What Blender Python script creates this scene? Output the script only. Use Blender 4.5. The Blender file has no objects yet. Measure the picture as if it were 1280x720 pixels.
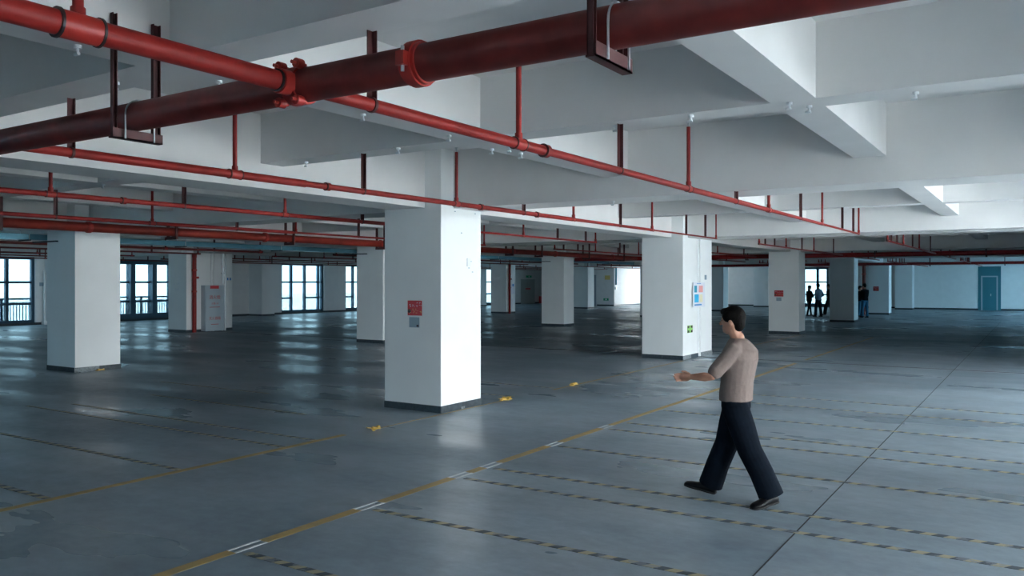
import bpy, bmesh, math, random
from mathutils import Vector, Matrix
random.seed(7)
PI = math.pi
C = bpy.context.scene.collection
S = bpy.context.scene

# ------------------------------------------------------------------ camera
# world: +X runs along the hall to the far end, +Y to the window side on the left
A = math.atan(660 / 1018)
cam_d = bpy.data.cameras.new('camera'); cam = bpy.data.objects.new('camera', cam_d); C.objects.link(cam)
cam.location = (0, 0, 1.9); cam.rotation_euler = (PI / 2, 0, A - PI / 2)
cam_d.lens = 1018 / 1280 * 36; cam_d.sensor_width = 36; cam_d.shift_y = -8 / 1280
cam_d.clip_start = .05; cam_d.clip_end = 500
S.camera = cam
FV = Vector((math.cos(A), math.sin(A), 0)); RV = Vector((math.sin(A), -math.cos(A), 0))

# ------------------------------------------------------------------ overcast sky, daylight through the windows
w = bpy.data.worlds.new('sky'); S.world = w; w.use_nodes = True
bg = w.node_tree.nodes['Background']; bg.inputs[0].default_value = (.925, .975, 1.0, 1); bg.inputs[1].default_value = 4.0
S.view_settings.view_transform = 'Standard'; S.view_settings.look = 'None'
S.view_settings.exposure = 3.36; S.view_settings.gamma = 1; S.view_settings.use_curve_mapping = False
S.cycles.use_denoising = True
S.cycles.max_bounces = 10; S.cycles.diffuse_bounces = 7; S.cycles.glossy_bounces = 3; S.cycles.transparent_max_bounces = 12
S.cycles.sample_clamp_indirect = 6

def portal(name, loc, rot, sx, sy):
    l = bpy.data.lights.new(name, 'AREA'); l.shape = 'RECTANGLE'; l.size = sx; l.size_y = sy
    l.cycles.is_portal = True
    o = bpy.data.objects.new(name, l); o.location = loc; o.rotation_euler = rot; C.objects.link(o)

# ------------------------------------------------------------------ materials
def mat(name, col, rough=.6, metal=0, noise=None, bump=0, scale=8, spec=.5, alt=None, emit=0):
    m = bpy.data.materials.new(name); m.use_nodes = True; n = m.node_tree.nodes; L = m.node_tree.links
    b = n['Principled BSDF']; b.inputs['Base Color'].default_value = (*col, 1)
    b.inputs['Roughness'].default_value = rough; b.inputs['Metallic'].default_value = metal
    b.inputs['Specular IOR Level'].default_value = spec
    if emit: b.inputs['Emission Color'].default_value = (*col, 1); b.inputs['Emission Strength'].default_value = emit
    if noise or bump:
        tc = n.new('ShaderNodeTexCoord'); nz = n.new('ShaderNodeTexNoise'); nz.inputs['Scale'].default_value = scale
        nz.inputs['Detail'].default_value = 6; L.new(tc.outputs['Object'], nz.inputs['Vector'])
        if noise:
            r = n.new('ShaderNodeValToRGB'); r.color_ramp.elements[0].position = .3; r.color_ramp.elements[1].position = .7
            a = alt or tuple(c * (1 - noise) for c in col)
            r.color_ramp.elements[0].color = (*a, 1); r.color_ramp.elements[1].color = (*col, 1)
            L.new(nz.outputs['Fac'], r.inputs['Fac']); L.new(r.outputs['Color'], b.inputs['Base Color'])
        if bump:
            bp = n.new('ShaderNodeBump'); bp.inputs['Strength'].default_value = bump; bp.inputs['Distance'].default_value = .01
            L.new(nz.outputs['Fac'], bp.inputs['Height']); L.new(bp.outputs['Normal'], b.inputs['Normal'])
    return m

def floor_mat():
    m = bpy.data.materials.new('sealed_concrete'); m.use_nodes = True; n = m.node_tree.nodes; L = m.node_tree.links
    b = n['Principled BSDF']; g = n.new('ShaderNodeNewGeometry')
    def noise(scale, detail, sx=1, sy=1, rough=.6):
        mp = n.new('ShaderNodeMapping'); mp.inputs['Scale'].default_value = (sx, sy, 1); L.new(g.outputs['Position'], mp.inputs['Vector'])
        z = n.new('ShaderNodeTexNoise'); z.inputs['Scale'].default_value = scale; z.inputs['Detail'].default_value = detail
        z.inputs['Roughness'].default_value = rough; L.new(mp.outputs['Vector'], z.inputs['Vector']); return z
    def ramp(src, p0, c0, p1, c1):
        r = n.new('ShaderNodeValToRGB'); e = r.color_ramp.elements
        e[0].position = p0; e[0].color = c0; e[1].position = p1; e[1].color = c1; r.color_ramp.interpolation = 'EASE'
        L.new(src.outputs['Fac'], r.inputs['Fac']); return r
    big = noise(.35, 6); mid = noise(1.3, 8, 1, .55, .68); fine = noise(9, 8, 1, .6, .7)
    c1 = ramp(big, .2, (.215, .280, .335, 1), .8, (.315, .385, .440, 1))
    c2 = ramp(mid, .1, (.72, .72, .72, 1), .9, (1.16, 1.16, 1.15, 1))
    c3 = ramp(fine, .15, (.82, .82, .82, 1), .85, (1.14, 1.14, 1.14, 1))
    cur = c1.outputs['Color']
    for c in (c2, c3):
        mx = n.new('ShaderNodeMix'); mx.data_type = 'RGBA'; mx.blend_type = 'MULTIPLY'; mx.inputs['Factor'].default_value = 1
        L.new(cur, mx.inputs[6]); L.new(c.outputs['Color'], mx.inputs[7]); cur = mx.outputs[2]
    L.new(cur, b.inputs['Base Color'])
    bp = n.new('ShaderNodeBump'); bp.inputs['Strength'].default_value = .05; bp.inputs['Distance'].default_value = .01
    L.new(mid.outputs['Fac'], bp.inputs['Height']); L.new(bp.outputs['Normal'], b.inputs['Normal'])
    pol = noise(.45, 4.5, 1.5, .55, .55)      # worn and still polished patches of the sealer
    sp = ramp(pol, .30, (.20, .20, .20, 1), .76, (.48, .48, .48, 1)); sp.color_ramp.interpolation = 'EASE'; L.new(sp.outputs['Color'], b.inputs['Specular IOR Level'])
    r1 = ramp(pol, .30, (.52, .52, .52, 1), .70, (.23, .23, .23, 1)); r1.color_ramp.interpolation = 'EASE'; L.new(r1.outputs['Color'], b.inputs['Roughness'])
    return m

def hazard_mat():
    m = bpy.data.materials.new('hazard_stripe'); m.use_nodes = True; n = m.node_tree.nodes; L = m.node_tree.links
    b = n['Principled BSDF']; b.inputs['Roughness'].default_value = .5
    g = n.new('ShaderNodeNewGeometry'); s = n.new('ShaderNodeSeparateXYZ'); L.new(g.outputs['Position'], s.inputs[0])
    def mth(op, a, bb=None):
        q = n.new('ShaderNodeMath'); q.operation = op
        for i, v in enumerate((a, bb)):
            if v is None: continue
            if isinstance(v, (int, float)): q.inputs[i].default_value = v
            else: L.new(v, q.inputs[i])
        return q.outputs[0]
    t = mth('ADD', mth('MULTIPLY', s.outputs['Y'], 6.2), mth('MULTIPLY', s.outputs['X'], 4.0))
    fr = mth('FRACT', t); st = mth('GREATER_THAN', fr, .5)
    nz = n.new('ShaderNodeTexNoise'); nz.inputs['Scale'].default_value = 7; nz.inputs['Detail'].default_value = 8; L.new(g.outputs['Position'], nz.inputs['Vector'])
    wear = mth('GREATER_THAN', nz.outputs['Fac'], .56)
    mx = n.new('ShaderNodeMix'); mx.data_type = 'RGBA'; L.new(st, mx.inputs[0]); mx.inputs[6].default_value = (.045, .06, .075, 1); mx.inputs[7].default_value = (.43, .37, .22, 1)
    m2 = n.new('ShaderNodeMix'); m2.data_type = 'RGBA'; L.new(mth('MULTIPLY', wear, .55), m2.inputs[0]); L.new(mx.outputs[2], m2.inputs[6]); m2.inputs[7].default_value = (.22, .25, .27, 1)
    L.new(m2.outputs[2], b.inputs['Base Color'])
    return m

def glass_mat(name='window_glass', col=(.97, .985, .99)):
    m = bpy.data.materials.new(name); m.use_nodes = True; n = m.node_tree.nodes; L = m.node_tree.links
    n.remove(n['Principled BSDF']); out = n['Material Output']
    t = n.new('ShaderNodeBsdfTransparent'); t.inputs[0].default_value = (*col, 1)
    g = n.new('ShaderNodeBsdfGlossy'); g.inputs['Roughness'].default_value = .03
    mx = n.new('ShaderNodeMixShader'); mx.inputs[0].default_value = .06
    L.new(t.outputs[0], mx.inputs[1]); L.new(g.outputs[0], mx.inputs[2]); L.new(mx.outputs[0], out.inputs[0]); return m

M = dict(
    plaster=mat('white_plaster', (.84, .85, .85), .75, noise=.05, bump=.10, scale=3, spec=.25),
    soffit=mat('painted_concrete', (.775, .765, .755), .8, noise=.06, bump=.12, scale=2.2, spec=.2),
    colpaint=mat('column_paint', (.88, .90, .90), .6, noise=.05, bump=.05, scale=1.6, spec=.3),
    floor=floor_mat(), hazard=hazard_mat(), glass=glass_mat(), tinted=glass_mat('tinted_glass', (.19, .245, .27)), pale=glass_mat('pale_blue_glass', (.60, .80, .90)),  # glass tints added to dim the window light and turn it blue
    ground=mat('paving', (.72, .73, .73), .9, noise=.1),
    skirt=mat('slate_skirting', (.02, .032, .042), .5, noise=.6, scale=14, alt=(.045, .065, .08)),
    skirt_pale=mat('cracked_skirting', (.30, .34, .36), .7, noise=.5, scale=25),
    dimred=mat('dimmed_red_paint', (.20, .018, .012), .5, noise=.35, bump=.05, scale=9),  # red darkened to carry the shade on the camera side of the main
    rust=mat('red_main_paint', (.25, .024, .013), .5, noise=.3, spec=.3, scale=4),
    red=mat('red_pipe_paint', (.33, .020, .016), .5, spec=.3, noise=.35, bump=.05, scale=11),
    red2=mat('bright_red_paint', (.42, .026, .018), .42, noise=.2, scale=14),
    darkred=mat('dark_red_steel', (.10, .022, .022), .5, noise=.4, scale=16),
    black=mat('black_rubber', (.012, .012, .014), .5),
    dark=mat('dark_steel', (.03, .04, .05), .5, metal=.3),
    zinc=mat('galvanised_steel', (.55, .58, .6), .35, metal=.9),
    tray=mat('blue_cable_tray', (.10, .27, .36), .3, metal=.45, noise=.25, scale=5),
    frame=mat('blue_grey_window_frame', (.025, .07, .115), .4, metal=.2),
    yellow=mat('yellow_floor_paint', (.52, .34, .11), .6, noise=.35, scale=9, alt=(.36, .27, .13)),
    yellow2=mat('yellow_tape_scrap', (.65, .42, .08), .4),
    whiteline=mat('white_line', (.62, .66, .68), .5, noise=.3, scale=9),
    joint=mat('joint_filler', (.035, .035, .037), .8),
    white=mat('white_enamel', (.80, .83, .85), .35),
    paper=mat('paper', (.75, .77, .84), .7), bluepaper=mat('grey_blue_paper', (.30, .40, .48), .7),
    signred=mat('sign_red', (.60, .05, .06), .5), signdark=mat('sign_dark', (.05, .03, .04), .5),
    signgreen=mat('sign_green', (.02, .42, .20), .5), signlime=mat('sign_lime', (.30, .62, .15), .5),
    signblue=mat('sign_blue', (.03, .25, .60), .5), cyan=mat('print_cyan', (.02, .42, .72), .5), teal=mat('print_teal', (.01, .28, .42), .5),
    pink=mat('print_pink', (.85, .35, .33), .5), sand=mat('print_sand', (.80, .74, .50), .5), gold=mat('print_gold', (.75, .60, .22), .5),
    doorgrey=mat('grey_door_paint', (.42, .47, .46), .45), doorblue=mat('blue_grey_door', (.36, .42, .48), .45),
    teal_panel=mat('teal_panel', (.035, .19, .24), .5), cabinet=mat('cabinet_enamel', (.50, .57, .62), .4),
    skin=mat('skin', (.55, .27, .18), .5, noise=.1, scale=20), hair=mat('dark_hair', (.006, .0045, .004), .7, noise=.4, bump=.5, scale=60, spec=.12),
    shirt=mat('taupe_knit', (.255, .190, .168), .85, noise=.12, bump=.5, scale=30),
    navy=mat('navy_trousers', (.007, .012, .021), .9, spec=.1, noise=.3, bump=.5, scale=14), shoe=mat('black_leather', (.006, .006, .008), .45, spec=.3),
    jeans=mat('blue_jeans', (.04, .16, .27), .9, spec=.1), blackcloth=mat('black_cloth', (.004, .006, .009), .9, spec=.1),
    blueshirt=mat('grey_blue_shirt', (.13, .21, .28), .85), eye=mat('eye', (.03, .02, .02), .2),
)

# ------------------------------------------------------------------ helpers
class MB:
    def __init__(s): s.v = []; s.f = []; s.m = []; s.sm = []; s.mats = []
    def mi(s, m):
        if m is None: return 0
        if m not in s.mats: s.mats.append(m)
        return s.mats.index(m)
    def add(s, vs, fs, m=None, smooth=False):
        k = len(s.v); s.v += [tuple(v) for v in vs]; i = s.mi(m)
        for f in fs: s.f.append([a + k for a in f]); s.m.append(i); s.sm.append(smooth)
        return s
    def box(s, x0, x1, y0, y1, z0, z1, m=None):
        v = [(x, y, z) for z in (z0, z1) for y in (y0, y1) for x in (x0, x1)]
        return s.add(v, [(0, 2, 3, 1), (4, 5, 7, 6), (0, 1, 5, 4), (2, 6, 7, 3), (0, 4, 6, 2), (1, 3, 7, 5)], m)
    def cyl(s, p, q, r, n=12, r2=None, m=None, caps=True):
        p = Vector(p); q = Vector(q); d = (q - p).normalized()
        a = d.orthogonal().normalized(); b = d.cross(a); r2 = r if r2 is None else r2
        c = [(math.cos(2 * PI * i / n), math.sin(2 * PI * i / n)) for i in range(n)]
        R1 = [p + (a * x + b * y) * r for x, y in c]; R2 = [q + (a * x + b * y) * r2 for x, y in c]
        s.add(R1 + R2, [(i, (i + 1) % n, n + (i + 1) % n, n + i) for i in range(n)], m, True)
        if caps: s.add(R1, [tuple(reversed(range(n)))], m); s.add(R2, [tuple(range(n))], m)
        return s
    def bar(s, p, q, wx, wy, m=None):   # square bar between two points
        p = Vector(p); q = Vector(q); d = (q - p).normalized()
        up = Vector((0, 0, 1)) if abs(d.z) < .9 else Vector((0, 1, 0))
        a = d.cross(up).normalized() * wx / 2; b = a.cross(d).normalized() * wy / 2
        v = [p - a - b, p + a - b, p + a + b, p - a + b, q - a - b, q + a - b, q + a + b, q - a + b]
        return s.add(v, [(3, 2, 1, 0), (4, 5, 6, 7), (0, 1, 5, 4), (1, 2, 6, 5), (2, 3, 7, 6), (3, 0, 4, 7)], m)
    def rings(s, rings, m=None):        # loft of equal rings with caps
        n = len(rings[0]); vs = [v for r in rings for v in r]; fs = []
        for k in range(len(rings) - 1):
            for i in range(n): fs.append((k * n + i, k * n + (i + 1) % n, (k + 1) * n + (i + 1) % n, (k + 1) * n + i))
        fs.append(tuple(reversed(range(n)))); fs.append(tuple(range((len(rings) - 1) * n, len(rings) * n)))
        return s.add(vs, fs, m, True)
    def ball(s, c, rx, ry, rz, ax=None, m=None, n=14, k=9):
        c = Vector(c); ax = ax or (Vector((1, 0, 0)), Vector((0, 1, 0)), Vector((0, 0, 1))); R = []
        for j in range(1, k):
            t = PI * j / k; R.append([c + ax[0] * rx * math.sin(t) * math.cos(2 * PI * i / n) + ax[1] * ry * math.sin(t) * math.sin(2 * PI * i / n) - ax[2] * rz * math.cos(t) for i in range(n)])
        return s.rings(R, m)
    def chain(s, pts, rad, n=12, m=None, flat=False):   # tapered round limb
        pts = [Vector(p) for p in pts]; R = []; prev = None
        for i, p in enumerate(pts):
            d = (pts[min(i + 1, len(pts) - 1)] - pts[max(i - 1, 0)]).normalized()
            a = d.orthogonal().normalized() if prev is None else (prev - d * prev.dot(d)).normalized(); prev = a; b = d.cross(a)
            r = rad[i]
            ring = lambda off, rr: [p + d * off + (a * math.cos(2 * PI * t / n) + b * math.sin(2 * PI * t / n)) * rr for t in range(n)]
            if i == 0: R += [ring(-r * .9, r * .35), ring(-r * .6, r * .8)]
            R.append(ring(0, r))
            if i == len(pts) - 1 and not flat: R += [ring(r * .6, r * .8), ring(r * .9, r * .35)]
        return s.rings(R, m)
    def mesh(s, name, m=None):
        me = bpy.data.meshes.new(name); me.from_pydata(s.v, [], s.f)
        for x in (s.mats or [m]): me.materials.append(x)
        me.polygons.foreach_set('material_index', s.m); me.polygons.foreach_set('use_smooth', s.sm); me.update()
        return me
    def build(s, name, m=None, parent=None):
        o = bpy.data.objects.new(name, s.mesh(name, m)); C.objects.link(o)
        if parent:
            o.parent = parent; o.matrix_parent_inverse = Matrix.Translation(-parent.location) if parent.type == 'EMPTY' else Matrix()
        return o

def thing(name, label, cat, loc=(0, 0, 0), group=None):
    o = bpy.data.objects.new(name, None); o.empty_display_size = .2; o.location = loc; C.objects.link(o)
    o['label'] = label; o['category'] = cat
    if group: o['group'] = group
    return o
def tag(o, label, cat, group=None):
    o['label'] = label; o['category'] = cat
    if group: o['group'] = group
    return o
def struct(o): o['kind'] = 'structure'; return o
def part(o, name, mb, m, label=None):
    q = mb.build(name, m, o)
    if label: q['label'] = label
    return q
def bevel(o, w_=.008, seg=1):
    b = o.modifiers.new('bevel', 'BEVEL'); b.width = w_; b.segments = seg; b.limit_method = 'ANGLE'; return o

U0, U1, V0, V1 = -8.0, 64.0, -6.0, 37.0
ZS, ZM, ZB = 3.83, 2.98, 3.265       # slab, main beam soffit, secondary beam soffit

# ------------------------------------------------------------------ floor, ground
floor = struct(MB().box(U0 - .4, U1 + .4, V0 - .35, V1 + .8, -.25, 0).build('floor', M['floor']))
struct(MB().box(-60, 130, -70, 110, -.40, -.26).build('ground', M['ground']))

# ------------------------------------------------------------------ ceiling with beams
ceil = struct(MB().box(U0 - .4, U1 + .4, V0 - .35, V1 + .4, ZS, ZS + .2).build('ceiling', M['soffit']))
CU = [(-.8, .2), (9.3, 10.3), (18.8, 19.8), (20.0, 20.85), (30.1, 30.98), (40.4, 41.4), (50.8, 51.75), (61.0, 62.0)]
MVb = [(-.5, .2), (9.6, 10.3), (19.1, 19.8), (20.0, 20.7), (30.3, 30.97), (40.7, 41.4), (51.1, 51.75), (61.3, 62.0)]
CVs = [(-7.5, -6.0), (-2.4, -1.35), (7.25, 8.33), (16.9, 18.0), (26.6, 27.7), (35.9, 36.99)]
MUb = [(-6.5, -6.0), (-2.05, -1.4), (7.55, 8.2), (17.2, 17.85), (26.9, 27.55), (36.2, 36.9)]
SV = [[(3.03, 3.36), (6.31, 6.64)], [(12.7, 13.03), (15.8, 16.13)], [], [(23.7, 24.03), (27.0, 27.33)], [(34.1, 34.43), (37.3, 37.63)], [(44.5, 44.83), (47.7, 48.03)], [(54.9, 55.23), (58.1, 58.43)]]
SU = [[(-4.4, -4.07)], [(1.40, 1.73), (4.45, 4.80)], [(10.9, 11.23), (14.0, 14.33)], [(20.6, 20.93), (23.7, 24.03)], [(30.3, 30.63), (33.3, 33.63)]]
def inview(u1, v0): return v0 <= 3 or u1 / v0 > .36
e = .0
for b in range(5):
    v0, v1 = CVs[b][1], CVs[b + 1][0]
    for i, (a0, a1) in enumerate(MVb):
        if inview(a1, v0): MB().box(a0, a1, v0 - .0, v1, ZM, ZS).build('beam', M['soffit'], ceil)
    for i in range(7):
        if not inview(CU[i + 1][0], v0) : continue
        for s0, s1 in SV[i]:
            MB().box(s0, s1, MUb[b][1], MUb[b + 1][0], ZB, ZS).build('beam', M['soffit'], ceil)
        edges = [MVb[i][1]] + [x for s in SV[i] for x in s] + [MVb[i + 1][0]]
        if i != 2:
            for t0, t1 in SU[b]:
                for k in range(0, len(edges), 2):
                    MB().box(edges[k], edges[k + 1], t0, t1, ZB, ZS).build('beam', M['soffit'], ceil)
for j, (t0, t1) in enumerate(MUb):
    for i in range(7):
        if i != 2 and inview(CU[i + 1][0], t0): MB().box(CU[i][1], CU[i + 1][0], t0, t1, ZM, ZS).build('beam', M['soffit'], ceil)
# small white anchor hooks on the soffits
hk = MB().cyl((0, 0, 0), (0, 0, -.02), .022, 10).cyl((0, 0, -.02), (.0, 0, -.055), .008, 8).cyl((0, -.012, -.05), (0, .03, -.05), .010, 8).mesh('hook', M['white'])
for x, y in [(2.58, 4.66), (3.2, 5.3), (3.56, 4.68), (4.9, 4.62), (6.05, 4.62), (6.9, 4.72), (6.35, 5.5), (6.9, 4.5), (7.3, 4.62), (6.5, 7.0), (6.45, 3.1), (6.4, 2.4), (3.8, 1.55), (6.35, 1.6), (6.55, 1.5), (6.5, .75), (6.45, 9.6), (6.45, 11.0), (9.9, 4.8), (12.8, 4.6)]:
    o = bpy.data.objects.new('hook', hk); o.location = (x, y, ZM if x > 9 and x < 10.4 else ZB); o.parent = ceil; C.objects.link(o)

# ------------------------------------------------------------------ walls and windows
PANES = {}
def window(n, axis, a0, a1, c, z0=.10, z1=2.98, mull=None, hz=None, w_=.06, depth=.12, skip=(), gl='tinted', ht=.05):
    """axis 'u': window in a wall Y=c, spanning X a0..a1; axis 'v': wall X=c, spanning Y. Returns window structure object."""
    mull = mull or [a0 + (a1 - a0) * k / max(1, round((a1 - a0) / 1.08)) for k in range(1, max(1, round((a1 - a0) / 1.08)))]
    hz = [.93, 1.87] if hz is None else hz
    def bx(mb, p0, p1, q0, q1, z0_, z1_): return mb.box(p0, p1, q0, q1, z0_, z1_) if axis == 'u' else mb.box(q0, q1, p0, p1, z0_, z1_)
    fr = MB()
    for p0, p1, zz0, zz1 in ((a0, a0 + w_, z0, z1), (a1 - w_, a1, z0, z1), (a0 + w_, a1 - w_, z0, z0 + w_), (a0 + w_, a1 - w_, z1 - w_, z1)):
        bx(fr, p0, p1, c - depth / 2, c + depth / 2, zz0, zz1)
    fo = struct(fr.build('window_%d' % n, M['frame']))
    for m_ in mull: bx(mb := MB(), m_ - w_ / 2, m_ + w_ / 2, c - depth / 2, c + depth / 2, z0 + w_, z1 - w_).build('mullion', M['frame'], fo)
    cuts = [a0 + w_] + [x for m_ in mull for x in (m_ - w_ / 2, m_ + w_ / 2)] + [a1 - w_]
    for k in range(0, len(cuts), 2):
        hs = [h for h in hz if not (k // 2 in skip and h < 1.5)]
        for h in hs: bx(MB(), cuts[k], cuts[k + 1], c - .04, c + .04, h - ht, h + ht).build('transom', M['frame'], fo)
        zc = [z0 + w_] + [x for h in hs for x in (h - ht, h + ht)] + [z1 - w_]
        for j in range(0, len(zc), 2):
            bx(MB(), cuts[k], cuts[k + 1], c - .004, c + .004, zc[j], zc[j + 1]).build('pane', M[gl], fo)
    return fo

def wall(name, axis, lo, hi, c0, c1, openings, z0=.10, z1=2.98):
    mb = MB(); cur = lo
    def bx(p0, p1, zz0, zz1): return mb.box(p0, p1, c0, c1, zz0, zz1) if axis == 'u' else mb.box(c0, c1, p0, p1, zz0, zz1)
    for o0, o1 in openings:
        if o0 > cur: bx(cur, o0, 0, ZS)
        bx(o0, o1, 0, z0); bx(o0, o1, z1, ZS); cur = o1
    if hi > cur: bx(cur, hi, 0, ZS)
    return struct(mb.build(name, M['plaster']))

WL = [(12.0, 18.62), (21.6, 26.3), (32.45, 35.8), (37.65, 40.2), (42.2, 45.6), (46.6, 50.0), (52.0, 54.45)]
wall('wall_left', 'u', U0 - .35, U1 + .4, V1, V1 + .35, WL)
n = 1
mulls = [[13.1, 14.2, 15.3, 16.4, 17.5], [22.2, 23.2, 24.35, 25.4], [33.3, 34.35, 35.45], [38.45, 39.3], None, None, None]
for (a0, a1), ml in zip(WL, mulls):
    window(n, 'u', a0, a1, V1 + .18, mull=ml, w_=.12 if n != 2 else .24, depth=.16 if n != 2 else .4, skip=(1,) if n in (3, 4) else ())
    portal('daylight', ((a0 + a1) / 2, V1 + .5, 1.54), (-PI / 2, 0, 0), a1 - a0, 2.88); n += 1
WR = [(1.5, 2.8), (4.9, 6.8), (10.6, 18.2), (44.8, 47.6), (53.6, 57.4)]  # unseen openings, their widths and gaps set to shape the light
wall('wall_right', 'u', U0 - .35, U1 + .4, V0 - .35, V0, WR)
for a0, a1 in WR:
    window(n, 'u', a0, a1, V0 - .18, w_=.07, depth=.12, gl='pale' if a0 > 40 else 'glass', ht=.03)
    portal('daylight', ((a0 + a1) / 2, V0 - .5, 1.54), (PI / 2, 0, 0), a1 - a0, 2.88); n += 1
WB = [(3.2, 3.7), (22, 23.6)]  # unseen narrow openings, added to brighten faces turned towards the camera
wall('wall_back', 'v', V0, V1, U0 - .35, U0, WB)
for a0, a1 in WB:
    window(n, 'v', a0, a1, U0 - .18, w_=.07, gl='pale')
    portal('daylight', (U0 - .5, (a0 + a1) / 2, 1.54), (0, -PI / 2, 0), 2.88, a1 - a0); n += 1
# far end: projecting wall on the right, recessed wall with the window behind the columns
WF = [(13.15, 16.6), (23.6, 26.2)]  # second opening is added, hidden behind a column, to light the far corner
wall('wall_far', 'v', 8.45, V1, U1 - .6, U1 - .25, WF)
window(n, 'v', 13.15, 16.6, U1 - .42, mull=[13.95, 14.95, 15.8], w_=.16, depth=.2)
window(n + 1, 'v', 23.6, 26.2, U1 - .42, w_=.1, gl='glass'); portal('daylight', (U1 + .1, 24.9, 1.54), (0, PI / 2, 0), 2.88, 2.6)
portal('daylight', (U1 + .1, 14.9, 1.54), (0, PI / 2, 0), 2.88, 3.4)
struct(MB().box(62.3, U1 - .26, V0, 8.45, 0, ZS).build('wall_end', M['plaster']))
# stair core that stands forward in the far left corner
struct(MB().box(57.3, U1 - .62, 27.72, 31.6, 0, ZS).build('wall_core', M['plaster']))

# skirtings
def base(name, x0, x1, y0, y1): return struct(MB().box(x0, x1, y0, y1, 0, .11).build(name, M['skirt']))
segs = [U0] + [30.1, 30.98, 40.4, 41.4, 50.8, 51.75] + [U1 - .62]
for k in range(0, len(segs), 2): base('baseboard_left', segs[k], segs[k + 1], V1 - .015, V1)
base('baseboard_end', 62.285, 62.3, V0, 2.15); base('baseboard_end', 62.285, 62.3, 3.45, 8.45)
base('baseboard_far', U1 - .615, U1 - .6, 8.45, 27.7)
base('baseboard_core', 57.285, 57.3, 27.72, 29.2); base('baseboard_core', 57.3, U1 - .62, 27.705, 27.72)

# ------------------------------------------------------------------ columns
def skirt(col, x0, x1, y0, y1, style=0):
    t = .012; h = .10
    n_ = 2 if style else 1
    for k in range(n_):     # face towards -X
        a = y0 + (y1 - y0) * k / n_; b = y0 + (y1 - y0) * (k + 1) / n_
        part(col, 'skirting_tile', MB().box(x0 - t, x0, a + .003, b - .003, 0, h), M['skirt'])
    cut = x0 + (x1 - x0) * (.52 if style else 1)
    part(col, 'skirting_tile', MB().box(x0 - t, cut - .004, y0 - t, y0, 0, h), M['skirt_pale'] if style == 2 else M['skirt'], 'pale cracked skirting tile' if style == 2 else None)
    if style: part(col, 'skirting_tile', MB().box(cut + .004, x1 + t, y0 - t, y0, 0, h if style == 1 else h), M['skirt'])
    if style == 1: part(col, 'mortar_strip', MB().box(cut - .05, cut + .03, y0 - .022, y0 - t, .0, .035), M['skirt_pale'])
def column(label, cu, cv, style=0, x1=None):
    c = thing('column', label, 'column', ((cu[0] + cu[1]) / 2, (cv[0] + cv[1]) / 2, 0), 'square white concrete columns')
    sh = part(c, 'shaft', MB().box(cu[0], cu[1], cv[0], cv[1], 0, ZS), M['colpaint']); bevel(sh, .01, 2)
    skirt(c, cu[0], cu[1], cv[0], cv[1], style)
    return c
def twin(label, cv, style=0, big=False):
    c = thing('twin_column', label, 'column', (19.8, (cv[0] + cv[1]) / 2, 0), 'square white concrete columns')
    a = part(c, 'shaft', MB().box(18.8, 19.8, cv[0], cv[1], 0, ZS), M['colpaint']); bevel(a, .01, 2)
    b = part(c, 'shaft', MB().box(20.0, 20.85, cv[0], cv[1], 0, ZS), M['colpaint']); bevel(b, .01, 2)
    part(c, 'joint_cover', MB().box(19.8, 20.0, cv[0] + .05, cv[0] + .08, 0, ZM), M['colpaint'])
    part(c, 'conduit', MB().cyl((19.9, cv[0] + .03, .01), (19.9, cv[0] + .03, ZM), .022), M['white'])
    skirt(c, 18.8, 19.8, *cv, style)
    part(c, 'skirting_tile', MB().box(20.02, 20.85, cv[0] - .012, cv[0], 0, .1), M['skirt'] if style != 2 else M['skirt_pale'])
    return c
for k_ in (0, 1, 4, 5, 6):      # row of piers outside the frame on the daylight side
    struct(MB().box(CU[k_][0], CU[k_][1], CVs[1][0], CVs[1][1], 0, ZS).build('wall_pier', M['colpaint']))
struct(MB().box(20.9, 30.9, V0, -1.35, 0, ZS).build('wall_light_block', M['plaster']))  # unseen solid block, placed to shade the right floor and far columns
c1 = column('nearest big white column in the centre with a red and white notice', CU[1], CVs[2], 1)
c2 = column('white column at far left nearest the camera, shaded blue on its left face', CU[1], CVs[3], 2)
c3 = twin('white twin column behind the walking man with a four-colour poster', CVs[2], 2)
c4 = column('white column right of the walking man with a small red notice', CU[4], CVs[2])
c5 = column('dark shaded column between the two groups of distant people', CU[5], CVs[2])
c6 = column('far column on the right with a tiny red notice, behind the people in jeans', CU[6], CVs[2])
column('farthest pilaster against the end wall right of the people', CU[7], CVs[2])
c9 = twin('dark twin column just left of the nearest central column, mostly hidden', CVs[3])
column('white column midway between the central column and the poster column', CU[4], CVs[3])
column('distant column peeping out left of the poster column', CU[5], CVs[3])
column('distant column with lit right side seen just right of the poster column', CU[6], CVs[3])
column('distant pilaster at the far wall just left of the red-notice column', CU[7], CVs[3])
c10 = twin('twin column on the left carrying the fire cabinet and a red riser pipe', CVs[4])
c11 = column('slim distant column with a red riser right of the central column', CU[5], CVs[4])
column('distant column standing left of the grey-blue door', CU[6], CVs[4])
column('pilaster between the two wide left windows, against window wall', (19.0, 20.9), CVs[5])
column('pilaster on the window wall right of the fire cabinet column', CU[4], CVs[5])
column('far pilaster on the window wall seen right of the central column', CU[6], CVs[5])
# small scars and boxes on the near column
part(c1, 'socket_box', MB().box(9.93, 10.01, 7.235, 7.25, 2.13, 2.25), M['white'])
for u_, z_ in ((9.62, 2.93), (10.13, 2.93), (9.78, 2.62), (9.97, 2.1), (10.06, 2.04), (10.02, 2.2)):
    part(c1, 'scar', MB().box(u_, u_ + .03, 7.246, 7.25, z_, z_ + .012), M['bluepaper'])
part(c3, 'socket_box', MB().box(20.3, 20.42, 7.235, 7.25, 1.95, 2.07), M['bluepaper'])

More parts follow.
